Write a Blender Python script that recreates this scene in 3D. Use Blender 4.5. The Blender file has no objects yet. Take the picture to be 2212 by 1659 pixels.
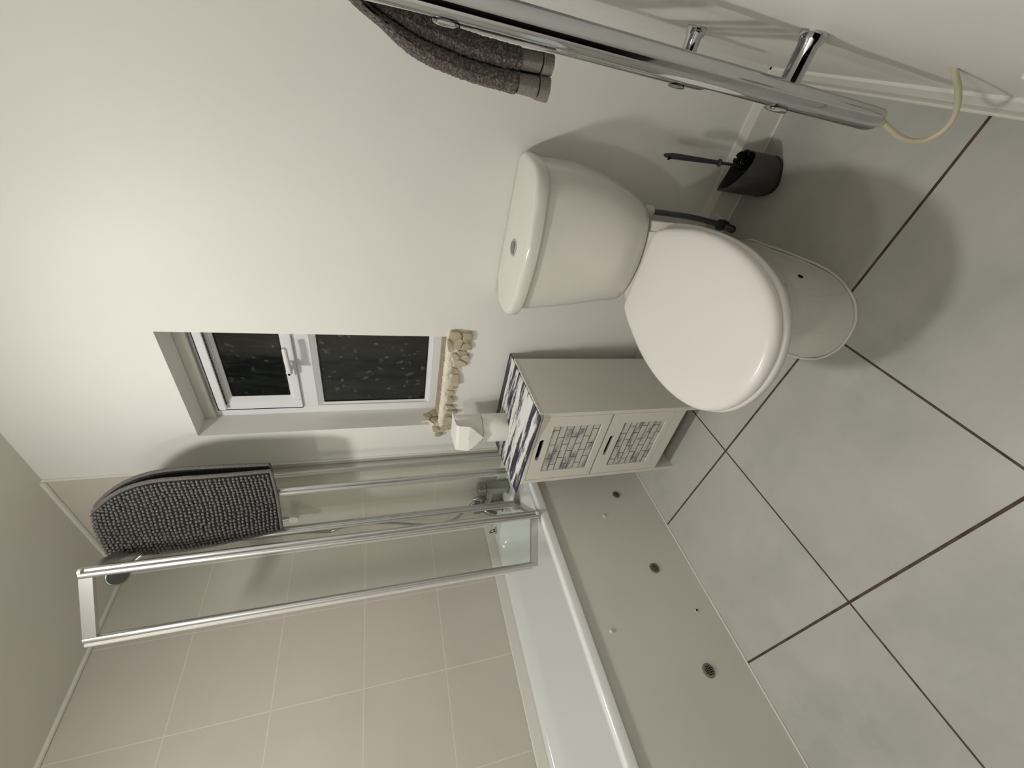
import bpy, bmesh, math, random
from mathutils import Vector, Matrix, Euler
random.seed(7)
S = bpy.context.scene
COL = S.collection

# ---------------------------------------------------------------- camera, world, light, exposure
cam_d = bpy.data.cameras.new('camera')
cam_d.sensor_fit = 'HORIZONTAL'; cam_d.sensor_width = 36.0
cam_d.lens = 872.453 / 2212 * 36.0
cam_d.clip_start = 0.01; cam_d.clip_end = 50
cam = bpy.data.objects.new('camera', cam_d); COL.objects.link(cam)
RT = ((0.18924237, -0.75887467, -0.62313446), (-0.24895105, -0.65094718, 0.71714095), (-0.94984772, 0.01941652, -0.31210943))
cam.matrix_world = Matrix((
    (RT[0][0], -RT[0][1], -RT[0][2], 2.078224),
    (RT[1][0], -RT[1][1], -RT[1][2], -1.169606),
    (RT[2][0], -RT[2][1], -RT[2][2], 1.126179),
    (0, 0, 0, 1)))
S.camera = cam
w = bpy.data.worlds.new('night'); S.world = w; w.use_nodes = True
w.node_tree.nodes['Background'].inputs[0].default_value = (0.02, 0.025, 0.035, 1)
w.node_tree.nodes['Background'].inputs[1].default_value = 0.05
S.view_settings.view_transform = 'Standard'; S.view_settings.look = 'None'
S.view_settings.gamma = 1.0; S.view_settings.use_curve_mapping = False
S.view_settings.exposure = 0.52
LAMP = (1.17, -0.90, 2.19)
LAMP_R = 0.075
LAMP_STRENGTH = 150.0      # lamp over the toilet; the dimmer one nearer the front wall is added fill
FILL_STRENGTH = 82.0
LAMP_COL = (1.0, 0.992, 0.972)

H = 2.222; XR = 2.181; YF = -2.10      # ceiling height, right wall, front wall (behind the camera)

# ---------------------------------------------------------------- helpers
def srgb(r, g, b):
    f = lambda c: (c / 255 / 12.92) if c / 255 <= 0.04045 else ((c / 255 + 0.055) / 1.055) ** 2.4
    return (f(r), f(g), f(b), 1.0)

def mat(name, col, rough=0.5, metal=0.0, spec=0.5, coat=0.0, coat_rough=0.05):
    m = bpy.data.materials.new(name); m.use_nodes = True
    b = m.node_tree.nodes['Principled BSDF']
    b.inputs['Base Color'].default_value = col
    b.inputs['Roughness'].default_value = rough
    b.inputs['Metallic'].default_value = metal
    b.inputs['Specular IOR Level'].default_value = spec
    b.inputs['Coat Weight'].default_value = coat
    b.inputs['Coat Roughness'].default_value = coat_rough
    return m

class NT:
    """small helper for building node trees"""
    def __init__(s, m): s.t = m.node_tree; s.b = s.t.nodes.get('Principled BSDF')
    def n(s, kind, **kw):
        x = s.t.nodes.new(kind)
        for k, v in kw.items(): setattr(x, k, v)
        return x
    def l(s, a, b): s.t.links.new(a, b)
    def obj(s, scale=(1, 1, 1), loc=(0, 0, 0), rot=(0, 0, 0)):
        tc = s.n('ShaderNodeTexCoord'); mp = s.n('ShaderNodeMapping')
        mp.inputs['Scale'].default_value = scale; mp.inputs['Location'].default_value = loc; mp.inputs['Rotation'].default_value = rot
        s.l(tc.outputs['Object'], mp.inputs['Vector']); return mp.outputs[0]
    def noise(s, vec, scale, detail=3, rough=0.5):
        x = s.n('ShaderNodeTexNoise'); x.inputs['Scale'].default_value = scale; x.inputs['Detail'].default_value = detail
        x.inputs['Roughness'].default_value = rough; s.l(vec, x.inputs['Vector']); return x
    def ramp(s, fac, stops):
        x = s.n('ShaderNodeValToRGB'); e = x.color_ramp.elements
        while len(e) < len(stops): e.new(0.5)
        for i, (p, c) in enumerate(stops): e[i].position = p; e[i].color = c
        s.l(fac, x.inputs[0]); return x.outputs[0]
    def mix(s, fac, a, b, blend='MIX'):
        x = s.n('ShaderNodeMix'); x.data_type = 'RGBA'; x.blend_type = blend
        for inp, v in ((0, fac), (6, a), (7, b)):
            if isinstance(v, (int, float, tuple)): x.inputs[inp].default_value = v
            else: s.l(v, x.inputs[inp])
        return x.outputs[2]
    def math(s, op, a, b=None):
        x = s.n('ShaderNodeMath'); x.operation = op
        for i, v in enumerate((a, b)):
            if v is None: continue
            if isinstance(v, (int, float)): x.inputs[i].default_value = v
            else: s.l(v, x.inputs[i])
        return x.outputs[0]
    def bump(s, h, strength=0.3, dist=0.002):
        x = s.n('ShaderNodeBump'); x.inputs['Strength'].default_value = strength; x.inputs['Distance'].default_value = dist
        s.l(h, x.inputs['Height']); s.l(x.outputs[0], s.b.inputs['Normal'])

def grid_mask(nt, axes):
    """1 on the grout lines; axes = [(axis index, offset, pitch, width), ...] in object space"""
    tc = nt.n('ShaderNodeTexCoord'); sep = nt.n('ShaderNodeSeparateXYZ'); nt.l(tc.outputs['Object'], sep.inputs[0])
    out = None
    for ax, off, pitch, wd in axes:
        v = nt.math('DIVIDE', nt.math('SUBTRACT', sep.outputs[ax], off), pitch)
        v = nt.math('ADD', v, 100.5)
        v = nt.math('ABSOLUTE', nt.math('SUBTRACT', nt.math('FRACT', v), 0.5))
        v = nt.math('LESS_THAN', v, wd / 2 / pitch)
        out = v if out is None else nt.math('MAXIMUM', out, v)
    return out

def obj(name, bm, m, parent=None, smooth=True, ang=38, bevel=0, bseg=2, sub=0, cat=None, label=None, group=None, kind=None):
    bmesh.ops.recalc_face_normals(bm, faces=bm.faces)
    me = bpy.data.meshes.new(name)
    if smooth:
        lim = math.radians(ang)
        for f in bm.faces: f.smooth = True
        for e in bm.edges:
            if len(e.link_faces) == 2 and e.calc_face_angle(0) > lim: e.smooth = False
    bm.to_mesh(me); bm.free()
    if m: me.materials.append(m)
    o = bpy.data.objects.new(name, me); COL.objects.link(o)
    if bevel:
        md = o.modifiers.new('bevel', 'BEVEL'); md.width = bevel; md.segments = bseg; md.limit_method = 'ANGLE'; md.angle_limit = math.radians(35)
        md.harden_normals = False
        for p in me.polygons: p.use_smooth = True
        for e in me.edges: e.use_edge_sharp = False
        wn = o.modifiers.new('wn', 'WEIGHTED_NORMAL'); wn.keep_sharp = True
    if sub:
        md = o.modifiers.new('sub', 'SUBSURF'); md.levels = sub; md.render_levels = sub
    if parent: o.parent = parent; o.matrix_parent_inverse = parent.matrix_world.inverted() if False else Matrix.Translation(-Vector(parent.location))
    if cat: tag(o, label, cat, group)
    if label and not cat: o['label'] = label
    if kind: o['kind'] = kind
    return o

def sub(o, par):   # keep world placement of a child of a child (all geometry is in world space)
    o.parent = par; o.matrix_parent_inverse = Matrix.Identity(4); return o

def tag(o, label, cat, group=None):
    o['label'] = label; o['category'] = cat
    if group: o['group'] = group

def thing(name, loc, label, cat, group=None):
    o = bpy.data.objects.new(name, None); COL.objects.link(o); o.location = loc
    o.empty_display_size = 0.05
    tag(o, label, cat, group); return o

def box(bm, x0, x1, y0, y1, z0, z1):
    v = [bm.verts.new((x, y, z)) for x in (x0, x1) for y in (y0, y1) for z in (z0, z1)]
    for f in ((0, 1, 3, 2), (4, 6, 7, 5), (0, 4, 5, 1), (2, 3, 7, 6), (0, 2, 6, 4), (1, 5, 7, 3)): bm.faces.new([v[i] for i in f])
    return v

def B(*a):
    bm = bmesh.new(); box(bm, *a); return bm

def loft(bm, loops, cap0=True, cap1=True, closed=True):
    L = [[bm.verts.new(p) for p in lp] for lp in loops]
    n = len(L[0])
    for a, b in zip(L, L[1:]):
        for i in range(n if closed else n - 1):
            j = (i + 1) % n
            bm.faces.new((a[i], a[j], b[j], b[i]))
    if closed and cap0: bm.faces.new(list(reversed(L[0])))
    if closed and cap1: bm.faces.new(L[-1])
    return L

def tube(bm, pts, r, seg=16, caps=True):
    pts = [Vector(p) for p in pts]
    rs = r if isinstance(r, (list, tuple)) else [r] * len(pts)
    loops = []; up = None
    for i, p in enumerate(pts):
        a = pts[max(i - 1, 0)]; b = pts[min(i + 1, len(pts) - 1)]
        d = (b - a)
        if d.length < 1e-9: d = (pts[min(i + 2, len(pts) - 1)] - pts[max(i - 2, 0)])
        d.normalize()
        if up is None:
            up = Vector((0, 0, 1)) if abs(d.z) < 0.9 else Vector((0, 1, 0))
        s = d.cross(up).normalized(); up = s.cross(d).normalized()
        loops.append([p + (s * math.cos(t) + up * math.sin(t)) * rs[i] for t in [2 * math.pi * k / seg for k in range(seg)]])
    loft(bm, loops, caps, caps)

def T(pts, r, seg=16, caps=True):
    bm = bmesh.new(); tube(bm, pts, r, seg, caps); return bm

def lathe(bm, prof, origin, axis=(0, 0, 1), seg=32, cap0=True, cap1=True):
    """prof = [(radius, height along axis), ...]"""
    o = Vector(origin); d = Vector(axis).normalized()
    u = d.orthogonal().normalized(); v = d.cross(u)
    loft(bm, [[o + d * h + (u * math.cos(t) + v * math.sin(t)) * max(r, 1e-5) for t in [2 * math.pi * k / seg for k in range(seg)]] for r, h in prof], cap0, cap1)

def spline(pts, n=8, closed=False):
    """Catmull-Rom through the points"""
    pts = [Vector(p) for p in pts]; out = []; N = len(pts)
    rng = range(N) if closed else range(N - 1)
    for i in rng:
        if closed: p0, p1, p2, p3 = pts[i - 1], pts[i], pts[(i + 1) % N], pts[(i + 2) % N]
        else: p0, p1, p2, p3 = pts[max(i - 1, 0)], pts[i], pts[i + 1], pts[min(i + 2, N - 1)]
        for k in range(n):
            t = k / n
            out.append(0.5 * ((2 * p1) + (p2 - p0) * t + (2 * p0 - 5 * p1 + 4 * p2 - p3) * t * t + (3 * p1 - p0 - 3 * p2 + p3) * t ** 3))
    if not closed: out.append(pts[-1])
    return out

def prism(bm, poly, fa, fb):
    """closed polygon (2-d points) mapped to 3-d by fa (one face) and fb (other face)"""
    loft(bm, [[fa(*p) for p in poly], [fb(*p) for p in poly]])

def rrect(x0, x1, y0, y1, r, z, n=6):
    out = []
    for cx, cy, a0 in ((x1 - r, y1 - r, 0), (x0 + r, y1 - r, 90), (x0 + r, y0 + r, 180), (x1 - r, y0 + r, 270)):
        for k in range(n + 1):
            a = math.radians(a0 + 90 * k / n); out.append(Vector((cx + r * math.cos(a), cy + r * math.sin(a), z)))
    return out

def interp(tab, x):
    if x <= tab[0][0]: return tab[0][1]
    for (a, va), (b, vb) in zip(tab, tab[1:]):
        if x <= b: return va + (vb - va) * (x - a) / (b - a)
    return tab[-1][1]

# ---------------------------------------------------------------- materials
M = {}
m = mat('wall_paint', srgb(226, 222, 211), 0.48, spec=0.3); nt = NT(m)
nv = nt.obj(); nz = nt.noise(nv, 2.2, 4)
nt.l(nt.ramp(nz.outputs[0], [(0.3, srgb(231, 229, 222)), (0.7, srgb(236, 234, 227))]), nt.b.inputs['Base Color'])
nt.bump(nt.noise(nv, 260, 2).outputs[0], 0.06, 0.001); M['paint'] = m
m = mat('reveal_paint', srgb(222, 219, 209), 0.5); M['reveal'] = m
m = mat('ceiling_paint', srgb(228, 224, 215), 0.8, spec=0.2); M['ceiling'] = m
m = mat('wall_tile', srgb(196, 187, 173), 0.25, spec=0.5); nt = NT(m)
g = grid_mask(nt, [(1, -0.311, 0.338, 0.0035), (2, 0.876, 0.334, 0.0035)])
base = nt.ramp(nt.noise(nt.obj(), 3, 3).outputs[0], [(0.3, srgb(200, 193, 182)), (0.7, srgb(206, 199, 188))])
nt.l(nt.mix(g, base, srgb(222, 214, 200)), nt.b.inputs['Base Color'])
nt.l(nt.math('ADD', nt.math('MULTIPLY', g, 0.4), 0.3), nt.b.inputs['Roughness']); nt.bump(nt.math('SUBTRACT', 1, g), 0.5, 0.0008); M['tile_left'] = m
m = mat('wall_tile_back', srgb(196, 187, 173), 0.25, spec=0.5); nt = NT(m)
g = grid_mask(nt, [(0, 0.345, 0.338, 0.0035), (2, 0.876, 0.334, 0.0035)])
base = nt.ramp(nt.noise(nt.obj(), 3, 3).outputs[0], [(0.3, srgb(200, 193, 182)), (0.7, srgb(206, 199, 188))])
nt.l(nt.mix(g, base, srgb(222, 214, 200)), nt.b.inputs['Base Color'])
nt.l(nt.math('ADD', nt.math('MULTIPLY', g, 0.4), 0.3), nt.b.inputs['Roughness']); nt.bump(nt.math('SUBTRACT', 1, g), 0.5, 0.0008); M['tile_back'] = m
m = mat('floor_tile', srgb(200, 199, 189), 0.35, spec=0.45); nt = NT(m)
g = grid_mask(nt, [(0, 1.1774, 0.4969, 0.0052), (1, -1.0077, 0.501, 0.0062)])
n1 = nt.noise(nt.obj((1, 1.6, 1)), 2.4, 5, 0.6); n2 = nt.noise(nt.obj((1, 1, 1), (3, 1, 0)), 6, 6, 0.65)
c1 = nt.ramp(n1.outputs[0], [(0.32, srgb(168, 169, 161)), (0.55, srgb(181, 179, 171)), (0.72, srgb(186, 180, 172))])
c2 = nt.mix(nt.ramp(n2.outputs[0], [(0.45, (0, 0, 0, 1)), (0.75, (0.5, 0.5, 0.5, 1))]), c1, srgb(196, 194, 188))
grt = nt.ramp(nt.noise(nt.obj(), 40, 3).outputs[0], [(0.35, srgb(58, 46, 32)), (0.65, srgb(88, 72, 52))])
nt.l(nt.mix(g, c2, grt), nt.b.inputs['Base Color'])
nt.l(nt.math('ADD', nt.math('MULTIPLY', g, 0.4), 0.36), nt.b.inputs['Roughness']); nt.bump(nt.math('SUBTRACT', 1, g), 0.6, 0.0015); M['floor'] = m
M['added_hall'] = mat('added_hall_dark', srgb(52, 46, 42), 0.9)
M['grout'] = mat('white_silicone', srgb(226, 222, 212), 0.4)
M['skirting'] = mat('skirting_gloss', srgb(226, 223, 214), 0.25)
M['ceramic'] = mat('ceramic', srgb(226, 222, 213), 0.12, coat=0.6, coat_rough=0.03)
M['seat'] = mat('seat_plastic', srgb(232, 226, 220), 0.27, spec=0.4, coat=0.0)
M['acrylic'] = mat('bath_acrylic', srgb(228, 230, 228), 0.15, coat=0.4)
m = mat('bath_panel_mdf', srgb(196, 188, 176), 0.4); nt = NT(m)
nt.l(nt.ramp(nt.noise(nt.obj(), 3.5, 4).outputs[0], [(0.3, srgb(219, 214, 205)), (0.7, srgb(225, 220, 211))]), nt.b.inputs['Base Color']); M['panel'] = m
M['upvc'] = mat('white_upvc', srgb(228, 228, 228), 0.3)
M['rubber'] = mat('black_gasket', srgb(12, 12, 13), 0.6)
m = mat('chrome', srgb(196, 198, 200), 0.06, metal=1.0); M['chrome'] = m
m = mat('brushed_aluminium', srgb(206, 205, 203), 0.3, metal=0.9); M['alu'] = m
M['steel'] = mat('satin_steel', srgb(150, 150, 146), 0.3, metal=1.0)
M['dark_steel'] = mat('vent_steel', srgb(132, 127, 112), 0.4, metal=0.2)
M['black'] = mat('black_hole', srgb(6, 6, 6), 0.9, spec=0.1)
M['brush_grey'] = mat('charcoal_plastic', srgb(62, 61, 58), 0.5)
M['brush_dark'] = mat('navy_black_plastic', srgb(48, 48, 54), 0.4)
M['bristle'] = mat('black_rubber_bristle', srgb(18, 15, 14), 0.3)
M['white_plastic'] = mat('white_plastic', srgb(216, 213, 204), 0.35)
M['cable'] = mat('cream_cable', srgb(204, 194, 168), 0.45)
M['hose_grey'] = mat('grey_flex', srgb(84, 88, 92), 0.35, metal=0.3)
M['brass'] = mat('dark_valve', srgb(70, 68, 62), 0.35, metal=0.7)
# night glass with a pressed leaf pattern
m = mat('obscure_glass', srgb(20, 23, 22), 0.12, spec=0.7); nt = NT(m)
v = nt.obj((1, 1, 1)); dn = nt.noise(v, 22, 3); dv = nt.mix(0.06, v, dn.outputs[1])
vo = nt.n('ShaderNodeTexVoronoi'); vo.inputs['Scale'].default_value = 34; vo.inputs['Randomness'].default_value = 1; nt.l(dv, vo.inputs['Vector'])
blob = nt.ramp(vo.outputs['Distance'], [(0.0, (1, 1, 1, 1)), (0.2, (0.8, 0.8, 0.8, 1)), (0.3, (0, 0, 0, 1))])
rnd = nt.n('ShaderNodeSeparateColor'); nt.l(vo.outputs['Color'], rnd.inputs[0])
keep = nt.math('GREATER_THAN', rnd.outputs[0], 0.35)
str_ = nt.noise(nt.obj((60, 60, 14), rot=(0.4, 0, 0.6)), 1.0, 4)
fac = nt.math('MULTIPLY', nt.math('MULTIPLY', blob, keep), nt.math('MULTIPLY', rnd.outputs[1], 0.42))
fac = nt.math('ADD', fac, nt.math('MULTIPLY', nt.math('SUBTRACT', str_.outputs[0], 0.47), 0.30))
nt.l(nt.mix(fac, srgb(20, 23, 22), srgb(120, 126, 126)), nt.b.inputs['Base Color'])
nt.bump(fac, 0.5, 0.001); M['night_glass'] = m
# clear toughened glass
m = bpy.data.materials.new('clear_glass'); m.use_nodes = True; t = m.node_tree; t.nodes.clear()
out = t.nodes.new('ShaderNodeOutputMaterial'); mx = t.nodes.new('ShaderNodeMixShader'); tr = t.nodes.new('ShaderNodeBsdfTransparent'); gl = t.nodes.new('ShaderNodeBsdfGlossy'); fr = t.nodes.new('ShaderNodeFresnel')
tr.inputs[0].default_value = (0.965, 0.982, 0.972, 1); gl.inputs['Roughness'].default_value = 0.03; fr.inputs[0].default_value = 1.4
gm = t.nodes.new('ShaderNodeNewGeometry'); inv = t.nodes.new('ShaderNodeMath'); inv.operation = 'SUBTRACT'; inv.inputs[0].default_value = 1.0; t.links.new(gm.outputs['Backfacing'], inv.inputs[1]); ml = t.nodes.new('ShaderNodeMath'); ml.operation = 'MULTIPLY'; t.links.new(fr.outputs[0], ml.inputs[0]); t.links.new(inv.outputs[0], ml.inputs[1]); t.links.new(ml.outputs[0], mx.inputs[0]); t.links.new(tr.outputs[0], mx.inputs[1]); t.links.new(gl.outputs[0], mx.inputs[2]); t.links.new(mx.outputs[0], out.inputs[0]); M['glass'] = m
# towels and mats
def terry(name, c1, c2, scale, strength):
    m = mat(name, c1, 0.95, spec=0.1); nt = NT(m); v = nt.obj()
    a = nt.noise(v, scale, 3, 0.7); nt.l(nt.ramp(a.outputs[0], [(0.38, tuple(x * 0.62 for x in c1[:3]) + (1,)), (0.5, c1), (0.64, c2)]), nt.b.inputs['Base Color'])
    nt.b.inputs['Sheen Weight'].default_value = 0.15
    nt.bump(a.outputs[0], strength, 0.003); return m
M['towel'] = terry('mauve_grey_terry', srgb(96, 87, 82), srgb(142, 130, 124), 330, 0.9)
M['towel_band'] = terry('flat_woven_band', srgb(134, 125, 119), srgb(150, 141, 134), 900, 0.15)
M['bobble'] = terry('grey_chenille', srgb(104, 103, 99), srgb(140, 137, 131), 420, 0.3)
M['backing'] = terry('dark_mat_backing', srgb(38, 36, 35), srgb(62, 59, 57), 300, 0.3)
M['binding'] = terry('grey_mat_binding', srgb(104, 99, 95), srgb(126, 121, 116), 500, 0.3)
m = mat('toilet_paper', srgb(238, 234, 226), 0.9, spec=0.1); nt = NT(m); nt.bump(nt.noise(nt.obj(), 500, 2).outputs[0], 0.15, 0.0006); M['paper'] = m
M['core'] = mat('cardboard_core', srgb(140, 112, 82), 0.85)
# rubble
m = mat('stone_chip', srgb(178, 164, 136), 0.8); nt = NT(m); v = nt.obj()
nt.l(nt.ramp(nt.noise(v, 26, 5, 0.6).outputs[0], [(0.3, srgb(150, 138, 114)), (0.55, srgb(182, 169, 142)), (0.75, srgb(196, 184, 160))]), nt.b.inputs['Base Color'])
nt.bump(nt.noise(v, 120, 4).outputs[0], 0.5, 0.002)
oi = nt.n('ShaderNodeObjectInfo'); lk = nt.b.inputs['Base Color'].links[0].from_socket; nt.l(nt.mix(nt.math('MULTIPLY', oi.outputs['Random'], 0.45), lk, srgb(206, 198, 178)), nt.b.inputs['Base Color']); M['chip'] = m
m = mat('mortar', srgb(236, 229, 212), 0.8); nt = NT(m); nt.bump(nt.noise(nt.obj(), 160, 4).outputs[0], 0.8, 0.003); M['mortar'] = m
m = mat('raw_sill', srgb(170, 154, 122), 0.8); nt = NT(m)
a = nt.noise(nt.obj((4, 60, 60)), 6, 4, 0.6); nt.l(nt.ramp(a.outputs[0], [(0.35, srgb(140, 124, 94)), (0.6, srgb(186, 172, 142))]), nt.b.inputs['Base Color']); nt.bump(a.outputs[0], 0.6, 0.002); M['raw_sill'] = m
# cabinet
m = mat('cabinet_white', srgb(218, 213, 203), 0.5); nt = NT(m); M['cab'] = m
M['cab_side'] = mat('cabinet_side_lightened', srgb(232, 231, 222), 0.45)  # side colour lightened to make up for missing bounced light
m = mat('navy_brushed_top', srgb(230, 228, 224), 0.55); nt = NT(m)
a = nt.noise(nt.obj((2.1, 14, 14), loc=(0.4, 0.3, 0), rot=(0, 0, 0.05)), 1.7, 7, 0.68); b_ = nt.noise(nt.obj((60, 200, 200)), 4, 3, 0.7)
f = nt.math('ADD', a.outputs[0], nt.math('MULTIPLY', nt.math('SUBTRACT', b_.outputs[0], 0.5), 0.30))
nt.l(nt.ramp(f, [(0.0, srgb(28, 30, 48)), (0.485, srgb(40, 43, 62)), (0.515, srgb(228, 226, 222)), (1.0, srgb(234, 232, 228))]), nt.b.inputs['Base Color']); M['streak'] = m
m = mat('brick_relief', srgb(206, 202, 192), 0.6); nt = NT(m)
tc = nt.n('ShaderNodeTexCoord'); mp = nt.n('ShaderNodeMapping'); mp.inputs['Rotation'].default_value = (math.radians(90), 0, 0); nt.l(tc.outputs['Object'], mp.inputs[0])
br = nt.n('ShaderNodeTexBrick'); br.inputs['Scale'].default_value = 1.0; br.inputs['Mortar Size'].default_value = 0.0016; br.inputs['Mortar Smooth'].default_value = 0.3
br.inputs['Brick Width'].default_value = 0.066; br.inputs['Row Height'].default_value = 0.0245; nt.l(mp.outputs[0], br.inputs['Vector'])
sc = nt.noise(nt.obj((10, 10, 34)), 1.3, 5, 0.65)
scf = nt.ramp(sc.outputs[0], [(0.5, (0, 0, 0, 1)), (0.68, (0.85, 0.85, 0.85, 1))])
c = nt.mix(scf, srgb(206, 202, 192), srgb(92, 96, 106)); c = nt.mix(nt.math('MULTIPLY', br.outputs['Fac'], 0.9), c, srgb(70, 68, 70))
nt.l(c, nt.b.inputs['Base Color']); nt.bump(nt.math('SUBTRACT', 1, br.outputs['Fac']), 1.0, 0.003); M['brick'] = m
for nm, st in (('glow', LAMP_STRENGTH), ('fill_glow', FILL_STRENGTH)):
    m = bpy.data.materials.new('lamp_glow'); m.use_nodes = True; t = m.node_tree; t.nodes.clear()
    e = t.nodes.new('ShaderNodeEmission'); e.inputs[0].default_value = (*LAMP_COL, 1); e.inputs[1].default_value = st
    t.links.new(e.outputs[0], t.nodes.new('ShaderNodeOutputMaterial').inputs[0]); M[nm] = m

# ---------------------------------------------------------------- room shell
obj('floor', B(-0.1, XR + 0.1, YF - 0.1, 0.2, -0.06, 0.0), M['floor'], kind='structure', smooth=False)
obj('ceiling', B(-0.1, XR + 0.1, YF - 0.1, 0.2, H, H + 0.06), M['ceiling'], kind='structure', smooth=False)
obj('wall_left', B(-0.1, 0.0, YF - 0.1, 0.2, 0, H), M['tile_left'], kind='structure', smooth=False)
obj('wall_right', B(XR, XR + 0.1, YF - 0.1, 0.2, 0, H), M['paint'], kind='structure', smooth=False)
bm = bmesh.new(); box(bm, 0, 1.36, YF - 0.1, YF, 0, H); box(bm, 2.08, XR, YF - 0.1, YF, 0, H); box(bm, 1.36, 2.08, YF - 0.1, YF, 1.98, H)
obj('wall_front', bm, M['paint'], kind='structure', smooth=False)
bm = bmesh.new(); box(bm, 1.30, 2.14, YF - 1.3, YF - 1.25, 0, H); box(bm, 1.25, 1.30, YF - 1.3, YF - 0.1, 0, H); box(bm, 2.14, 2.19, YF - 1.3, YF - 0.1, 0, H); box(bm, 1.25, 2.19, YF - 1.3, YF - 0.1, H, H + 0.05); box(bm, 1.25, 2.19, YF - 1.3, YF - 0.1, -0.05, 0)
obj('wall_added_hall', bm, M['added_hall'], kind='structure', smooth=False)  # unseen doorway and dark passage added to darken the chrome's reflection
bm = bmesh.new(); box(bm, 1.31, 1.36, YF - 0.1, YF + 0.015, 0, 2.03); box(bm, 2.08, 2.13, YF - 0.1, YF + 0.015, 0, 2.03); box(bm, 1.36, 2.08, YF - 0.1, YF + 0.015, 1.98, 2.03)
obj('trim_4', bm, M['skirting'], kind='structure', bevel=0.003)
W0, W1, WB, WT = 0.850, 1.286, 0.893, 1.732       # window opening in the back wall
bm = bmesh.new()
box(bm, 0, W0, 0, 0.1, 0, H); box(bm, W1, XR, 0, 0.1, 0, H); box(bm, W0, W1, 0, 0.1, 0, WB); box(bm, W0, W1, 0, 0.1, WT, H)
box(bm, -0.1, W0 - 0.03, 0.1, 0.2, 0, H); box(bm, W1 + 0.08, XR + 0.1, 0.1, 0.2, 0, H); box(bm, W0 - 0.03, W1 + 0.08, 0.1, 0.2, 0, 0.88); box(bm, W0 - 0.03, W1 + 0.08, 0.1, 0.2, 1.74, H)
obj('wall_back', bm, M['paint'], kind='structure', smooth=False)
obj('wall_back', B(0.0, 0.669, -0.007, 0.0, 0.53, H), M['tile_back'], kind='structure', smooth=False)
bm = bmesh.new(); tube(bm, [(0.006, YF, H - 0.004), (0.006, 0, H - 0.004)], 0.009, 8); tube(bm, [(0, -0.010, H - 0.004), (0.672, -0.010, H - 0.004)], 0.009, 8)
tube(bm, [(0.004, -0.011, H), (0.004, -0.011, 0.56)], 0.005, 8)
obj('trim_1', bm, M['grout'], kind='structure')
obj('trim_2', T([(0.671, -0.003, H), (0.671, -0.003, 0.56)], 0.0045, 8), M['grout'], kind='structure')
# skirting boards with a chamfered top
def skirt(name, pts_fn):
    prof = [(0.0, 0.0), (0.016, 0.0), (0.016, 0.080), (0.006, 0.102), (0.0, 0.102)]
    bm = bmesh.new(); loft(bm, [[pts_fn(t, a, z) for a, z in prof] for t in (0, 1)])
    return obj(name, bm, M['skirting'], kind='structure', ang=20)
skirt('baseboard_back', lambda t, a, z: Vector((0.72 + t * (XR - 0.72), -a, z)))
skirt('baseboard_right', lambda t, a, z: Vector((XR - a, YF + t * (0 - YF), z)))
bm = bmesh.new(); tube(bm, [(0.72, -0.018, 0.001), (XR - 0.018, -0.018, 0.001)], 0.0035, 6); tube(bm, [(XR - 0.018, -0.018, 0.001), (XR - 0.018, YF, 0.001)], 0.0035, 6)
obj('trim_3', bm, M['grout'], kind='structure')

# ---------------------------------------------------------------- window
win = bpy.data.objects.new('window_1', None); COL.objects.link(win); win['kind'] = 'structure'; win.location = (1.07, 0.1, WB)
FY = 0.10
def frame_bar(bm, x0, x1, z0, z1, y0=FY, y1=FY + 0.06): box(bm, x0, x1, y0, y1, z0, z1)
FXL, FXR = 0.838, 1.345
bm = bmesh.new()
frame_bar(bm, FXL, 0.884, 0.885, 1.735); frame_bar(bm, 1.30, FXR, 0.885, 1.735)
frame_bar(bm, 0.884, 1.30, 0.885, 0.926); frame_bar(bm, 0.884, 1.30, 1.684, 1.735); frame_bar(bm, 0.884, 1.30, 1.352, 1.4065, FY - 0.001)
obj('window_frame', bm, M['upvc'], win, bevel=0.003)
obj('head_trim', B(W0, W1, 0.084, FY, 1.697, WT), M['reveal'], win, bevel=0.002)
# glazing beads slope back to the glass
def bead(name, x0, x1, z0, z1, wdt, y0, y1, par):
    o = [(x0, z0), (x1, z0), (x1, z1), (x0, z1)]; i = [(x0 + wdt, z0 + wdt), (x1 - wdt, z0 + wdt), (x1 - wdt, z1 - wdt), (x0 + wdt, z1 - wdt)]
    bm = bmesh.new()
    a = [bm.verts.new((x, y0, z)) for x, z in o]; b = [bm.verts.new((x, y1, z)) for x, z in i]; c = [bm.verts.new((x, y1 + 0.01, z)) for x, z in i]; d = [bm.verts.new((x, y1 + 0.01, z)) for x, z in o]
    for q in range(4):
        r = (q + 1) % 4
        bm.faces.new((a[q], a[r], b[r], b[q])); bm.faces.new((b[q], b[r], c[r], c[q])); bm.faces.new((d[q], d[r], a[r], a[q])); bm.faces.new((c[q], c[r], d[r], d[q]))
    return obj(name, bm, M['upvc'], par, smooth=False)
bead('glazing_bead', 0.873, 1.30, 0.926, 1.352, 0.022, FY, FY + 0.014, win)
obj('window_pane', B(0.88, 1.30, FY + 0.012, FY + 0.02, 0.93, 1.345), M['night_glass'], win, smooth=False)
bm = bmesh.new()
for a in ((0.8945, 1.30, 0.9475, 0.9495), (0.8945, 1.30, 1.3285, 1.3305), ): box(bm, a[0], a[1], FY + 0.009, FY + 0.013, a[2], a[3])
box(bm, 0.8945, 0.8965, FY + 0.009, FY + 0.013, 0.9475, 1.3305)
obj('gasket_and_gap_shade', bm, M['rubber'], win, smooth=False)  # rubber seal lines only, round the lower pane
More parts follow.
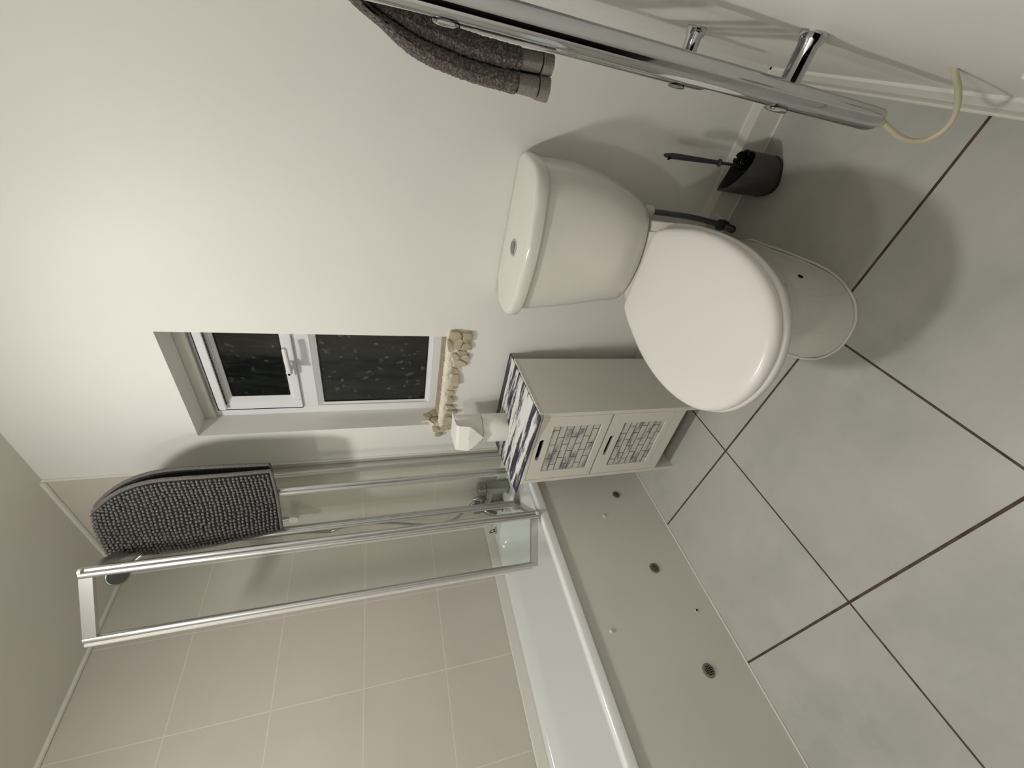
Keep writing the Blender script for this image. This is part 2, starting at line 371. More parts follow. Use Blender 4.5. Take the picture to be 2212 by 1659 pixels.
# top-hung sash
SX0, SX1, SZ0, SZ1 = 0.889, 1.296, 1.406, 1.682
bm = bmesh.new(); sy = FY - 0.012
box(bm, SX0, SX0 + 0.04, sy, FY + 0.04, SZ0, SZ1); box(bm, SX1 - 0.04, SX1, sy, FY + 0.04, SZ0, SZ1)
box(bm, SX0 + 0.04, SX1 - 0.04, sy, FY + 0.04, SZ0, SZ0 + 0.024); box(bm, SX0 + 0.04, SX1 - 0.04, sy, FY + 0.04, SZ1 - 0.04, SZ1)
sash = obj('sash', bm, M['upvc'], win, bevel=0.003)
sub(bead('sash_bead', SX0 + 0.038, SX1 - 0.036, SZ0 + 0.022, SZ1 - 0.034, 0.018, sy, FY + 0.004, None), sash)
sub(obj('window_pane', B(0.93, 1.27, FY + 0.002, FY + 0.01, 1.42, 1.66), M['night_glass'], smooth=False), sash)
bm = bmesh.new()
box(bm, SX0 - 0.003, SX0, sy + 0.0005, FY + 0.001, SZ0, SZ1 + 0.003)  # black strips at side and head stand in for the shadow gap
box(bm, SX0, SX1, sy + 0.0005, FY + 0.001, SZ1, SZ1 + 0.003)
box(bm, 0.9445, 0.9465, FY - 0.001, FY + 0.003, 1.4455, 1.631); box(bm, 0.9445, 1.25, FY - 0.001, FY + 0.003, 1.629, 1.631); box(bm, 0.9445, 1.25, FY - 0.001, FY + 0.003, 1.4455, 1.4475)
sub(obj('gasket_and_gap_shade', bm, M['rubber'], smooth=False), sash)
# espagnolette handle: base, neck and lever
bm.free()
bm = bmesh.new(); prism(bm, [(p.x, p.y) for p in rrect(1.052, 1.116, 1.410, 1.430, 0.008, 0)], lambda x, z: Vector((x, sy, z)), lambda x, z: Vector((x, sy - 0.014, z)))
hb = sub(obj('window_handle', bm, M['upvc'], bevel=0.002), sash)
bm = bmesh.new(); lathe(bm, [(0.010, 0), (0.010, 0.038), (0.008, 0.042)], (1.098, sy - 0.01, 1.420), (0, -1, 0), 20)
tube(bm, spline([(1.092, sy - 0.040, 1.419), (1.125, sy - 0.044, 1.420), (1.16, sy - 0.045, 1.421), (1.198, sy - 0.043, 1.422)], 5), [0.0095] * 5 + [0.009] * 5 + [0.0085] * 5 + [0.007], 14)
lathe(bm, [(0.007, 0), (0.007, 0.006)], (1.095, sy - 0.047, 1.419), (0, -1, 0), 16)
lv = obj('window_handle_lever', bm, M['upvc']); sub(lv, sash)
sub(obj('key_hole', T([(1.095, sy - 0.0525, 1.419), (1.095, sy - 0.0545, 1.419)], 0.004, 12), M['black']), sash)
# trickle vent along the head
bm = bmesh.new(); prism(bm, [(p.x, p.y) for p in rrect(0.900, 1.28, 1.650, 1.676, 0.009, 0)], lambda x, z: Vector((x, sy, z)), lambda x, z: Vector((x, sy - 0.016, z)))
tv = obj('trickle_vent', bm, M['upvc'], bevel=0.004); sub(tv, sash)
bm = bmesh.new(); xx = 0.925
while xx < 1.26:
    l = random.uniform(0.006, 0.02); box(bm, xx, xx + l, sy - 0.012, sy - 0.008, 1.6468, 1.6500); xx += l + 0.004
sub(obj('vent_slots', bm, M['rubber'], smooth=False), sash)

# ---------------------------------------------------------------- broken plaster under the window
pl = thing('broken_plaster', (1.05, 0, 0.86), 'jagged exposed tan stone and white mortar where the window sill is missing', 'broken plaster')
CHIPS = [[(1.309, 0.893), (1.316, 0.88), (1.314, 0.859), (1.292, 0.85), (1.284, 0.868), (1.28, 0.878), (1.284, 0.893)], [(1.311, 0.848), (1.313, 0.822), (1.3, 0.814), (1.271, 0.817), (1.269, 0.833), (1.275, 0.846), (1.292, 0.844)], [(1.276, 0.871), (1.288, 0.857), (1.286, 0.849), (1.272, 0.845), (1.24, 0.851), (1.237, 0.861), (1.249, 0.871)], [(1.266, 0.839), (1.267, 0.823), (1.254, 0.812), (1.239, 0.811), (1.238, 0.832), (1.24, 0.847)], [(1.28, 0.898), (1.278, 0.889), (1.257, 0.877), (1.231, 0.877), (1.228, 0.888), (1.246, 0.894)], [(1.228, 0.859), (1.234, 0.844), (1.227, 0.827), (1.217, 0.825), (1.207, 0.848), (1.212, 0.855)], [(1.218, 0.874), (1.219, 0.859), (1.204, 0.851), (1.194, 0.855), (1.188, 0.867)], [(1.204, 0.845), (1.213, 0.832), (1.211, 0.814), (1.183, 0.816), (1.192, 0.837)], [(1.181, 0.866), (1.192, 0.846), (1.175, 0.817), (1.162, 0.821), (1.161, 0.841), (1.147, 0.847), (1.163, 0.862)], [(1.136, 0.877), (1.155, 0.869), (1.142, 0.847), (1.126, 0.848), (1.125, 0.872)], [(1.12, 0.864), (1.124, 0.844), (1.1, 0.839), (1.073, 0.841), (1.068, 0.867), (1.094, 0.87)], [(1.063, 0.872), (1.066, 0.858), (1.055, 0.85), (1.046, 0.856), (1.048, 0.874)], [(1.042, 0.875), (1.04, 0.854), (1.015, 0.86), (1.018, 0.875)], [(1.008, 0.874), (1.014, 0.864), (0.992, 0.849), (0.973, 0.868), (0.985, 0.874)], [(0.967, 0.876), (0.964, 0.855), (0.952, 0.848), (0.947, 0.865)], [(0.939, 0.87), (0.937, 0.835), (0.922, 0.828), (0.918, 0.854), (0.925, 0.874)], [(0.913, 0.877), (0.918, 0.857), (0.907, 0.853), (0.903, 0.878)], [(0.892, 0.88), (0.903, 0.854), (0.877, 0.839), (0.862, 0.842), (0.858, 0.88)], [(0.848, 0.882), (0.857, 0.856), (0.848, 0.852), (0.822, 0.862), (0.814, 0.876), (0.833, 0.887)], [(0.852, 0.849), (0.859, 0.832), (0.835, 0.829), (0.824, 0.856)], [(0.846, 0.92), (0.843, 0.901), (0.82, 0.887), (0.815, 0.911), (0.827, 0.919)], [(0.803, 0.907), (0.81, 0.883), (0.797, 0.879), (0.788, 0.885), (0.788, 0.906)]]
BED = [(1.282, 0.898), (1.303, 0.895), (1.313, 0.889), (1.315, 0.854), (1.314, 0.826), (1.301, 0.812), (1.269, 0.812), (1.243, 0.806), (1.229, 0.811), (1.213, 0.821), (1.205, 0.81), (1.163, 0.812), (1.152, 0.834), (1.135, 0.839), (1.095, 0.838), (1.069, 0.841), (1.037, 0.846), (1.007, 0.851), (0.983, 0.846), (0.964, 0.857), (0.943, 0.842), (0.922, 0.825), (0.906, 0.846), (0.869, 0.835), (0.829, 0.826), (0.814, 0.854), (0.791, 0.874), (0.778, 0.883), (0.78, 0.906), (0.812, 0.919), (0.845, 0.921), (0.853, 0.901), (0.901, 0.896), (0.961, 0.883), (1.038, 0.879), (1.093, 0.878), (1.135, 0.873), (1.213, 0.877), (1.242, 0.885)]
RCHIPS = [[(0.069, 0.929), (0.087, 0.906), (0.082, 0.894), (0.043, 0.896), (0.04, 0.914), (0.055, 0.925)], [(0.053, 0.959), (0.065, 0.931), (0.042, 0.917), (0.024, 0.931), (0.036, 0.954)], [(0.034, 0.921), (0.032, 0.899), (-0.008, 0.896), (0.001, 0.913), (0.021, 0.925)]]

bm = bmesh.new(); prism(bm, BED, lambda x, z: Vector((x, 0.0, z)), lambda x, z: Vector((x, -0.004, z)))
obj('mortar_bed', bm, M['mortar'], pl, smooth=False)
bm = bmesh.new()
n = 40; L = []
for i in range(n + 1):
    x = 0.845 + (1.288 - 0.845) * i / n
    L.append([Vector((x, 0.098, 0.899)), Vector((x, 0.05, 0.898 + random.uniform(-.002, .002))), Vector((x, 0.01, 0.897 + random.uniform(-.003, .003))), Vector((x, -0.004, 0.893 + random.uniform(-.004, .002))), Vector((x, -0.004, 0.88)), Vector((x, 0.098, 0.88))])
loft(bm, L); obj('raw_sill_strip', bm, M['raw_sill'], pl, label='brown raw strip along the window frame', smooth=False)
# white ridge of mortar running along the sill edge
bm = bmesh.new(); nr = 90; rows_ = []
for i in range(nr + 1):
    x = 0.848 + (1.284 - 0.848) * i / nr; wob = 0.004 * math.sin(i * 0.9) + random.uniform(-.002, .002)
    lo = 0.868 + 0.006 * math.sin(i * 0.37) + random.uniform(-.003, .003)
    rows_.append([Vector((x, 0.020 + wob + random.uniform(-.004, .004), 0.8935)), Vector((x, 0.008 + wob, 0.8985 + random.uniform(-.001, .002))), Vector((x, -0.004 + random.uniform(-.002, .001), 0.897 + random.uniform(-.002, .002))), Vector((x, -0.0085 + random.uniform(-.002, .002), 0.888 + random.uniform(-.002, .002))), Vector((x, -0.007 + random.uniform(-.002, .002), lo + 0.008)), Vector((x, -0.002, lo)), Vector((x, 0.02, lo))])
loft(bm, rows_); obj('mortar_ridge', bm, M['mortar'], pl, ang=50)
for k, poly in enumerate(CHIPS):
    cx = sum(p[0] for p in poly) / len(poly); cz = sum(p[1] for p in poly) / len(poly)
    poly = [(p.x + random.uniform(-.0012, .0012), p.y + random.uniform(-.0012, .0012)) for p in spline([(a, b, 0) for a, b in poly], 2, True)]
    hgt = random.uniform(0.010, 0.017); tx = random.uniform(-0.12, 0.12); tz = random.uniform(-0.15, 0.15)
    bm = bmesh.new(); loops = []
    for s, yy in ((1.0, -0.002), (1.0, -hgt * 0.85), (0.93, -hgt), (0.45, -hgt - 0.0005)):
        loops.append([Vector((cx + (a - cx) * s, yy + (0 if s == 1 else (a - cx) * tx + (b - cz) * tz), cz + (b - cz) * s)) for a, b in poly])
    loft(bm, loops); obj('stone_chip', bm, M['chip'], pl, ang=30)
for poly in RCHIPS:
    cx = sum(p[0] for p in poly) / len(poly); cz = sum(p[1] for p in poly) / len(poly)
    bm = bmesh.new(); loft(bm, [[Vector((xx, cx + (a - cx) * s, cz + (b - cz) * s)) for a, b in poly] for s, xx in ((1, 0.849), (0.96, 0.857), (0.85, 0.859))])
    obj('stone_chip', bm, M['chip'], pl, ang=30)
bm = bmesh.new()
rim = [(0.016, 0.965), (0.022, 0.938), (0.0, 0.921), (-0.004, 0.915)]
tube(bm, [(0.852, a, b) for a, b in rim], [0.003, 0.004, 0.005, 0.004], 8); obj('mortar_ridge', bm, M['mortar'], pl)

# ---------------------------------------------------------------- bath
bath = thing('bathtub', (0.36, -0.85, 0), 'long white acrylic bathtub along the beige tiled wall', 'bathtub')
by0, by1 = -1.72, -0.008; RZ = 0.532; bx0, bx1 = 0.004, 0.7185
bm = bmesh.new()
loops = [rrect(bx0, bx1, by0, by1, 0.02, 0.500), rrect(bx0, bx1, by0, by1, 0.02, RZ - 0.008), rrect(bx0 + 0.003, bx1 - 0.003, by0 + 0.003, by1 - 0.003, 0.02, RZ - 0.002), rrect(bx0 + 0.010, bx1 - 0.010, by0 + 0.01, by1 - 0.010, 0.02, RZ),
         rrect(0.052, 0.686, by0 + 0.07, -0.115, 0.11, RZ), rrect(0.060, 0.678, by0 + 0.078, -0.122, 0.11, RZ - 0.006), rrect(0.070, 0.668, by0 + 0.09, -0.135, 0.11, RZ - 0.06),
         rrect(0.100, 0.616, by0 + 0.2, -0.175, 0.12, 0.28), rrect(0.125, 0.59, by0 + 0.28, -0.20, 0.12, 0.19), rrect(0.17, 0.545, by0 + 0.36, -0.26, 0.10, 0.16)]
loft(bm, loops, cap0=False)
obj('tub', bm, M['acrylic'], bath, ang=50)
bm = bmesh.new(); box(bm, 0.001, 0.014, -1.72, -0.001, RZ - 0.002, 0.578); box(bm, 0.014, 0.605, -0.021, -0.007, RZ - 0.002, 0.578)
obj('bath_seal', bm, M['grout'], bath, bevel=0.004)
bm = bmesh.new(); lathe(bm, [(0.036, 0), (0.036, 0.006), (0.030, 0.011), (0.012, 0.012)], (0.375, -0.128, 0.478), (0, -1, -0.1), 28)
obj('overflow_cover', bm, M['chrome'], bath)
sp0 = obj('side_panel', B(0.692, 0.708, -1.72, -0.018, 0.0, 0.500), M['panel'], bath, bevel=0.0015, label='greige side panel with round vents')
obj('sealant_line', T([(0.710, -1.72, 0.002), (0.710, -0.018, 0.002)], 0.003, 6), M['panel'], bath)
for (vy, vz, rr) in ((-0.340, 0.162, 0.0165), (-0.665, 0.158, 0.019), (-0.998, 0.152, 0.0205)):
    bm = bmesh.new(); lathe(bm, [(rr, 0), (rr, 0.0025), (rr * 0.9, 0.0035)], (0.708, vy, vz), (1, 0, 0), 28)
    nf = len(bm.faces); st = rr * 0.27
    for i in range(-2, 3):
        for j in range(-2, 3):
            if i * i + j * j <= 5: lathe(bm, [(st * 0.36, 0), (st * 0.36, 0.0006)], (0.7116, vy + i * st, vz + j * st), (1, 0, 0), 8)
    bm.faces.ensure_lookup_table()
    for f in list(bm.faces)[nf:]: f.material_index = 1
    vt = sub(obj('round_vent', bm, M['dark_steel'], label='round perforated metal vent'), sp0); vt.data.materials.append(M['black'])
for (vy, vz) in ((-0.429, 0.261), (-0.831, 0.424), (-0.830, 0.079)):
    bm = bmesh.new()
    if vz > 0.1: lathe(bm, [(0.006, 0), (0.0058, 0.003), (0.003, 0.006), (0.0005, 0.0065)], (0.708, vy, vz), (1, 0, 0), 16); sub(obj('screw_cap', bm, M['white_plastic']), sp0)
    else:
        lathe(bm, [(0.0065, 0), (0.0065, 0.002), (0.0035, 0.0024)], (0.708, vy, vz), (1, 0, 0), 16); nf = len(bm.faces); tube(bm, [(0.7102, vy, vz), (0.7108, vy, vz)], 0.0036, 12)
        for f in list(bm.faces)[nf:]: f.material_index = 1
        o = sub(obj('screw_cap', bm, M['white_plastic'], label='uncapped screw hole'), sp0); o.data.materials.append(M['black'])

# ---------------------------------------------------------------- bath taps, shower riser
tap = thing('bath_shower_mixer', (0.36, -0.07, RZ), 'chrome bath mixer tap on the end rim behind the glass screen', 'tap')
bm = bmesh.new(); PX = 0.452
loft(bm, [rrect(PX - 0.024, PX + 0.024, -0.088, -0.040, 0.012, z) for z in (RZ, RZ + 0.115)]); box(bm, PX - 0.027, PX + 0.027, -0.092, -0.036, RZ - 0.001, RZ + 0.006)
obj('tap_pillar', bm, M['steel'], tap, bevel=0.003)
bm = bmesh.new(); loft(bm, [rrect(PX - 0.026, PX + 0.026, -0.092, -0.038, 0.012, z) for z in (RZ + 0.118, RZ + 0.155)]); obj('tap_head', bm, M['steel'], tap, bevel=0.004)
bm = bmesh.new(); PX2 = 0.295
loft(bm, [rrect(PX2 - 0.024, PX2 + 0.024, -0.088, -0.040, 0.012, z) for z in (RZ, RZ + 0.115)]); box(bm, PX2 - 0.027, PX2 + 0.027, -0.092, -0.036, RZ - 0.001, RZ + 0.006)
obj('tap_pillar', bm, M['steel'], tap, bevel=0.003)
bm = bmesh.new(); loft(bm, [rrect(PX2 - 0.026, PX2 + 0.026, -0.092, -0.038, 0.012, z) for z in (RZ + 0.118, RZ + 0.155)]); obj('tap_head', bm, M['steel'], tap, bevel=0.004)
obj('tap_bridge', B(PX2 + 0.02, PX - 0.02, -0.080, -0.048, RZ + 0.075, RZ + 0.110), M['steel'], tap, bevel=0.004)
bm = bmesh.new(); tube(bm, spline([(0.374, -0.07, RZ + 0.10), (0.374, -0.10, RZ + 0.125), (0.374, -0.14, RZ + 0.115), (0.374, -0.165, RZ + 0.07)], 6), 0.014, 14); obj('tap_spout', bm, M['steel'], tap)
bm = bmesh.new(); tube(bm, spline([(0.374, -0.062, RZ + 0.108), (0.372, -0.062, RZ + 0.14), (0.36, -0.06, RZ + 0.16)], 5), 0.009, 12); obj('diverter', bm, M['steel'], tap)
pg = thing('bath_plug', (0.055, -0.09, RZ), 'small steel bath plug with a pull ring in the tub corner by the tiles', 'plug')
bm = bmesh.new(); lathe(bm, [(0.018, 0), (0.020, 0.005), (0.016, 0.010)], (0.075, -0.085, RZ), (0, 0, 1), 24); obj('plug_disc', bm, M['chrome'], pg)
bm = bmesh.new(); tube(bm, [(0.075 + 0.015 * math.cos(a) , -0.085 - 0.004 * math.sin(a), RZ + 0.024 + 0.015 * math.sin(a)) for a in [math.pi * 2 * k / 20 for k in range(21)]], 0.0022, 8); obj('pull_ring', bm, M['rubber'], pg)
rs = thing('shower_riser', (0.37, -0.06, 1.48), 'chrome shower rail with handset and looping hose behind the folded screen', 'shower')
obj('riser_rail', T([(0.375, -0.062, 1.475), (0.375, -0.062, 2.06)], 0.010, 16), M['chrome'], rs)
bm = bmesh.new(); lathe(bm, [(0.022, 0), (0.022, 0.006), (0.0195, 0.008), (0.0195, 0.082), (0.0185, 0.084)], (0.392, -0.007, 1.486), (0.12, -1, -0.06), 28); obj('wall_bracket', bm, M['white_plastic'], rs)
bm = bmesh.new(); lathe(bm, [(0.022, 0), (0.022, 0.006), (0.0195, 0.008), (0.0195, 0.082), (0.0185, 0.084)], (0.375, -0.007, 2.04), (0, -1, 0), 28); obj('wall_bracket', bm, M['steel'], rs)
obj('handset_arm', T(spline([(0.370, -0.07, 1.93), (0.345, -0.11, 1.99), (0.315, -0.16, 2.05)], 5), 0.011, 14), M['chrome'], rs)
bm = bmesh.new(); lathe(bm, [(0.012, -0.035), (0.025, -0.022), (0.036, -0.006), (0.037, 0.004), (0.034, 0.006)], (0.303, -0.178, 2.075), (0.72, -0.55, -0.42), 32)
hd = obj('shower_head', bm, M['steel'], rs)
bm = bmesh.new(); lathe(bm, [(0.032, 0.0055), (0.031, 0.008)], (0.303, -0.178, 2.075), (0.72, -0.55, -0.42), 32); sub(obj('nozzle_plate', bm, M['brush_grey']), hd)
hz = spline([(0.345, -0.10, 1.96), (0.30, -0.085, 1.80), (0.265, -0.07, 1.62), (0.235, -0.05, 1.50), (0.205, -0.04, 1.41), (0.19, -0.035, 1.355), (0.225, -0.035, 1.28), (0.235, -0.04, 1.20), (0.215, -0.05, 1.06), (0.20, -0.07, 0.92), (0.24, -0.09, 0.80), (0.31, -0.09, 0.74), (0.36, -0.07, 0.69)], 6)
obj('shower_hose', T(hz, 0.0065, 12), M['steel'], rs)

# ---------------------------------------------------------------- folding bath screen
sc = thing('bath_screen', (0.64, -0.25, 0.535), 'concertina folding glass bath screen with bright aluminium frames', 'shower screen')
Z0, Z1 = 0.545, 1.948
P = [(0.628, -0.014), (0.765, -0.203), (0.562, -0.236), (0.722, -0.386), (0.552, -0.515)]
bm = bmesh.new(); box(bm, 0.617, 0.650, -0.030, -0.007, Z0, 1.93); box(bm, 0.640, 0.654, -0.036, -0.007, Z0, 1.93)
obj('wall_channel', bm, M['alu'], sc, bevel=0.003)
def offset(a, b, t, n): # point between a and b, t metres from a, n metres to the side
    a = Vector((*a, 0)); b = Vector((*b, 0)); d = (b - a).normalized(); s = Vector((-d.y, d.x, 0)); return a + d * t + s * n
for i in range(4):
    a, b = P[i], P[i + 1]; ln = (Vector(a) - Vector(b)).length
    r = 0.0085
    bm = bmesh.new()
    for t in (0.010, ln - 0.010):
        c = offset(a, b, t, 0)
        prof = []
        for k in range(20):
            an = 2 * math.pi * k / 20; cc, ss = math.cos(an), math.sin(an)
            q = offset(a, b, t + 0.0088 * math.copysign(abs(cc) ** 0.7, cc), 0.0095 * math.copysign(abs(ss) ** 0.7, ss)); prof.append(q)
        loft(bm, [[Vector((q.x, q.y, z)) for q in prof] for z in (Z0, Z1)])
    for z0, z1 in ((Z0, Z0 + 0.028), (Z1 - 0.032, Z1)):
        q = [offset(a, b, 0.018, -0.008), offset(a, b, ln - 0.018, -0.008), offset(a, b, ln - 0.018, 0.008), offset(a, b, 0.018, 0.008)]
        loft(bm, [[Vector((v.x, v.y, z)) for v in q] for z in (z0, z1)])
    lf = obj('screen_leaf', bm, M['alu'], sc, ang=45)
    q = [offset(a, b, 0.014, -0.0022), offset(a, b, ln - 0.014, -0.0022), offset(a, b, ln - 0.014, 0.0022), offset(a, b, 0.014, 0.0022)]
    bm = bmesh.new(); loft(bm, [[Vector((v.x, v.y, z)) for v in q] for z in (Z0 + 0.02, Z1 - 0.02)])
    sub(obj('glass_pane', bm, M['glass'], smooth=False), lf)
for i, (x, y) in enumerate(P[1:4]):
    s = 1 if i % 2 == 0 else -1
    for z in (Z0 - 0.002, Z1 - 0.006): bm = bmesh.new(); lathe(bm, [(0.009, 0), (0.009, 0.008)], (x, y, z), (0, 0, 1), 14); obj('hinge_cap', bm, M['white_plastic'], sc)
bm = bmesh.new(); q = offset(P[4], P[3], -0.006, 0)
box(bm, q.x - 0.006, q.x + 0.004, q.y - 0.004, q.y + 0.004, Z0 + 0.02, Z1)
obj('edge_seal', bm, M['white_plastic'], sc, bevel=0.001)
q = [offset(P[2], P[1], 0.02, -0.006), offset(P[2], P[1], 0.18, -0.006), offset(P[2], P[1], 0.18, 0.006), offset(P[2], P[1], 0.02, 0.006)]

# ---------------------------------------------------------------- bobble bath mat hung over the screen
mt = thing('bath_mat', (0.72, -0.21, 1.46), 'dark grey bobble chenille bath mat draped over the glass screen', 'bath mat')
xr_tab = [(1.44, 0.882), (1.58, 0.888), (1.70, 0.892), (1.76, 0.890), (1.80, 0.884), (1.84, 0.872), (1.88, 0.854), (1.91, 0.835), (1.94, 0.811), (1.965, 0.787), (1.985, 0.765)]
xl_tab = [(1.44, 0.612), (1.63, 0.592), (1.77, 0.575), (1.965, 0.572), (1.99, 0.575)]
def mat_pt(s, t, off=0.0):
    """s: metres down the front from the fold (negative = over the back), t: 0 left .. 1 right"""
    R = 0.012
    zt = 1.972
    if s >= 0: z = zt - s; yo = 0.0; nrm = (0.184, -0.983, 0)
    elif s > -math.pi * R:
        a = -s / R; z = zt + R * math.sin(a); yo = R - R * math.cos(a)
        nrm = (0.184 * math.cos(a), -0.983 * math.cos(a), math.sin(a))
    else: z = zt + (s + math.pi * R); yo = 2 * R; nrm = (-0.184, 0.983, 0)
    zz = min(z, 1.985)
    xl = interp(xl_tab, zz); xr = interp(xr_tab, zz)
    x = xl + (xr - xl) * t
    wave = 0.006 * math.sin(6.5 * t + 2.5 * s) * min(1, abs(s) * 4)
    bulge = 0.012 * math.sin(math.pi * min(1, max(0, s / 0.5))) 
    y = -0.259 + 0.19 * (x - 0.575) + yo - (bulge + wave if s > 0 else 0)
    sag = 0.05 * max(0, t - 0.55) ** 1.5 * max(0, 1 - abs(s) / 0.2)
    p = Vector((x, y, z - sag)); return p + Vector(nrm) * off
LEN = 0.502
ss = [-0.530 + i * (0.530 + LEN) / 70 for i in range(71)]
bm = bmesh.new()
A = [[bm.verts.new(mat_pt(s, t / 24, 0.0)) for t in range(25)] for s in ss]
Bv = [[bm.verts.new(mat_pt(s, t / 24, -0.007)) for t in range(25)] for s in ss]
for i in range(70):
    for j in range(24):
        bm.faces.new((A[i][j], A[i][j + 1], A[i + 1][j + 1], A[i + 1][j])); bm.faces.new((Bv[i][j], Bv[i + 1][j], Bv[i + 1][j + 1], Bv[i][j + 1]))
for i in range(70):
    for j in (0, 24): bm.faces.new((A[i][j], A[i + 1][j], Bv[i + 1][j], Bv[i][j]))
for j in range(24):
    for i in (0, 70): bm.faces.new((A[i][j], A[i][j + 1], Bv[i][j + 1], Bv[i][j]))
obj('mat_backing', bm, M['backing'], mt, ang=60)
bm = bmesh.new()
edge = [mat_pt(s, 0, -0.002) for s in ss] ; tube(bm, edge, 0.006, 8)
tube(bm, [mat_pt(s, 1, -0.002) for s in ss], 0.006, 8)
tube(bm, [mat_pt(LEN, t / 24, -0.001) for t in range(25)], 0.0055, 8); tube(bm, [mat_pt(-0.530, t / 24, -0.001) for t in range(25)], 0.0055, 8)
obj('mat_binding', bm, M['binding'], mt)
bm = bmesh.new()
sp = 0.0128; s = LEN - 0.013; row = 0
unit = []
def blob(bm, c, nv, r, h):
    nv = Vector(nv).normalized(); u = nv.orthogonal().normalized(); v = nv.cross(u)
    L = []
    for (rr, hh) in ((0.75, 0.0), (1.0, 0.45), (0.82, 0.8), (0.4, 1.0)):
        L.append([c + nv * hh * h + (u * math.cos(t) + v * math.sin(t)) * rr * r for t in [2 * math.pi * k / 7 for k in range(7)]])
    loft(bm, L, cap0=False)
while s > -0.13:
    p0, p1 = mat_pt(s, 0), mat_pt(s, 1); wd = (p1 - p0).length; nn = int((wd - 0.018) / 0.0130)
    for k in range(nn):
        t = (0.009 + (k + 0.5) * (wd - 0.018) / nn) / wd
        dt = random.uniform(-0.0012, 0.0012) / wd; ds = random.uniform(-0.0012, 0.0012) + 0.004 * math.sin(t * 7 + s * 9) * max(0, min(1, (0.6 - t) * 2))
        c = mat_pt(s + ds, t + dt, -0.001); nv = (mat_pt(s + ds, t + dt, 0.01) - c)
        nv = nv + Vector((random.uniform(-.25, .25), random.uniform(-.2, .2), random.uniform(-.35, .1))) * nv.length
        blob(bm, c, nv, random.uniform(0.0043, 0.0050), random.uniform(0.0068, 0.0085))
    s -= sp * 0.93
obj('bobble_pile', bm, M['bobble'], mt, ang=80, kind='stuff')

# ---------------------------------------------------------------- bathroom cabinet
cb = thing('bathroom_cabinet', (1.07, -0.18, 0), 'slim white two door bathroom cabinet with brick relief panels beside toilet', 'cabinet')
cx0, cx1, cyf, cyb, czt = 0.905, 1.236, -0.362, -0.054, 0.640
def side(x0, x1, nm, mm):
    o = obj(nm, B(x0, x1, cyf, cyb, 0.0, czt), mm, cb, bevel=0.001); return o
side(cx1 - 0.015, cx1, 'side_panel', M['cab_side']); side(cx0, cx0 + 0.015, 'side_panel', M['cab_side'])
obj('bottom_rail', B(cx0 + 0.015, cx1 - 0.015, cyf, cyf + 0.016, 0.086, 0.130), M['cab'], cb, bevel=0.001)
obj('bottom_shelf', B(cx0 + 0.015, cx1 - 0.015, cyf + 0.016, cyb, 0.114, 0.130), M['cab'], cb)
obj('back_board', B(cx0 + 0.015, cx1 - 0.015, cyb - 0.004, cyb, 0.08, czt), M['cab'], cb)
obj('top_board', B(cx0 - 0.004, cx1 + 0.001, cyf - 0.001, cyb, czt, czt + 0.013), M['cab'], cb, bevel=0.001)
obj('edge_strip', B(cx1 - 0.0152, cx1 + 0.0004, cyf - 0.0015, cyf, 0.0, czt), M['cab'], cb)
obj('edge_strip', B(cx0 - 0.0004, cx0 + 0.0152, cyf - 0.0015, cyf, 0.0, czt), M['cab'], cb)
def door(z0, z1, pz0, pz1, sz, nm):
    x0, x1 = cx0 + 0.0165, cx1 - 0.0165; yf = cyf - 0.001; px0, px1 = 0.962, 1.176
    d0, d1 = 1.021, 1.119; sr = 0.0095
    bm = bmesh.new()
    zz = [z0, pz0, pz1, sz - sr, sz + sr, z1]
    box(bm, x0, x1, yf, yf + 0.014, z0, pz0); box(bm, x0, px0, yf, yf + 0.014, pz0, pz1); box(bm, px1, x1, yf, yf + 0.014, pz0, pz1)
    box(bm, x0, x1, yf, yf + 0.014, pz1, sz - sr); box(bm, x0, d0, yf, yf + 0.014, sz - sr, sz + sr); box(bm, d1, x1, yf, yf + 0.014, sz - sr, sz + sr); box(bm, x0, x1, yf, yf + 0.014, sz + sr, z1)
    # rounded ends of the finger slot
    for ex, sg in ((d0, 1), (d1, -1)):
        for q in (-1, 1):
            pts = [(ex, sz + q * sr)] + [(ex + sg * sr * (1 - math.cos(a)), sz + q * sr * math.sin(a)) for a in [math.pi / 2 * k / 6 for k in range(7)]]
            prism(bm, pts, lambda x, z: Vector((x, yf, z)), lambda x, z: Vector((x, yf + 0.014, z)))
    d = obj(nm, bm, M['cab'], cb, smooth=False)
    sub(obj('brick_panel', B(px0, px1, yf + 0.0035, yf + 0.013, pz0, pz1), M['brick'], smooth=False), d)
    sub(obj('slot_backing', B(d0 - 0.002, d1 + 0.002, yf + 0.013, yf + 0.0142, sz - 0.014, sz + 0.014), M['black'], smooth=False), d)
    return d
door(0.3855, 0.6385, 0.412, 0.590, 0.617, 'door')
door(0.1315, 0.3785, 0.153, 0.325, 0.352, 'door')
obj('screw_cap', T([(cx1, -0.322, 0.095), (cx1 + 0.0015, -0.322, 0.095)], 0.004, 12), M['dark_steel'], cb)
cb.rotation_euler.z = math.radians(3.5); cb.location.x -= 0.004
# navy and white brushed board lying on the cabinet
bm = bmesh.new(); q = spline([(1.216, -0.003, 0), (1.2395, -0.364, 0)], 6) + spline([(1.233, -0.3685, 0), (1.04, -0.367, 0), (0.868, -0.3685, 0), (0.850, -0.3625, 0)], 4) + [Vector((0.845, -0.345, 0)), Vector((0.800, -0.120, 0)), Vector((0.786, -0.003, 0))]
prism(bm, [(p.x, p.y) for p in q], lambda x, y: Vector((x, y, czt + 0.0135)), lambda x, y: Vector((x, y, czt + 0.0175)))
o = obj('shelf_mat', bm, M['streak'], smooth=False); tag(o, 'navy and white brushed-streak mat covering the cabinet top', 'mat')
MZ = czt + 0.018

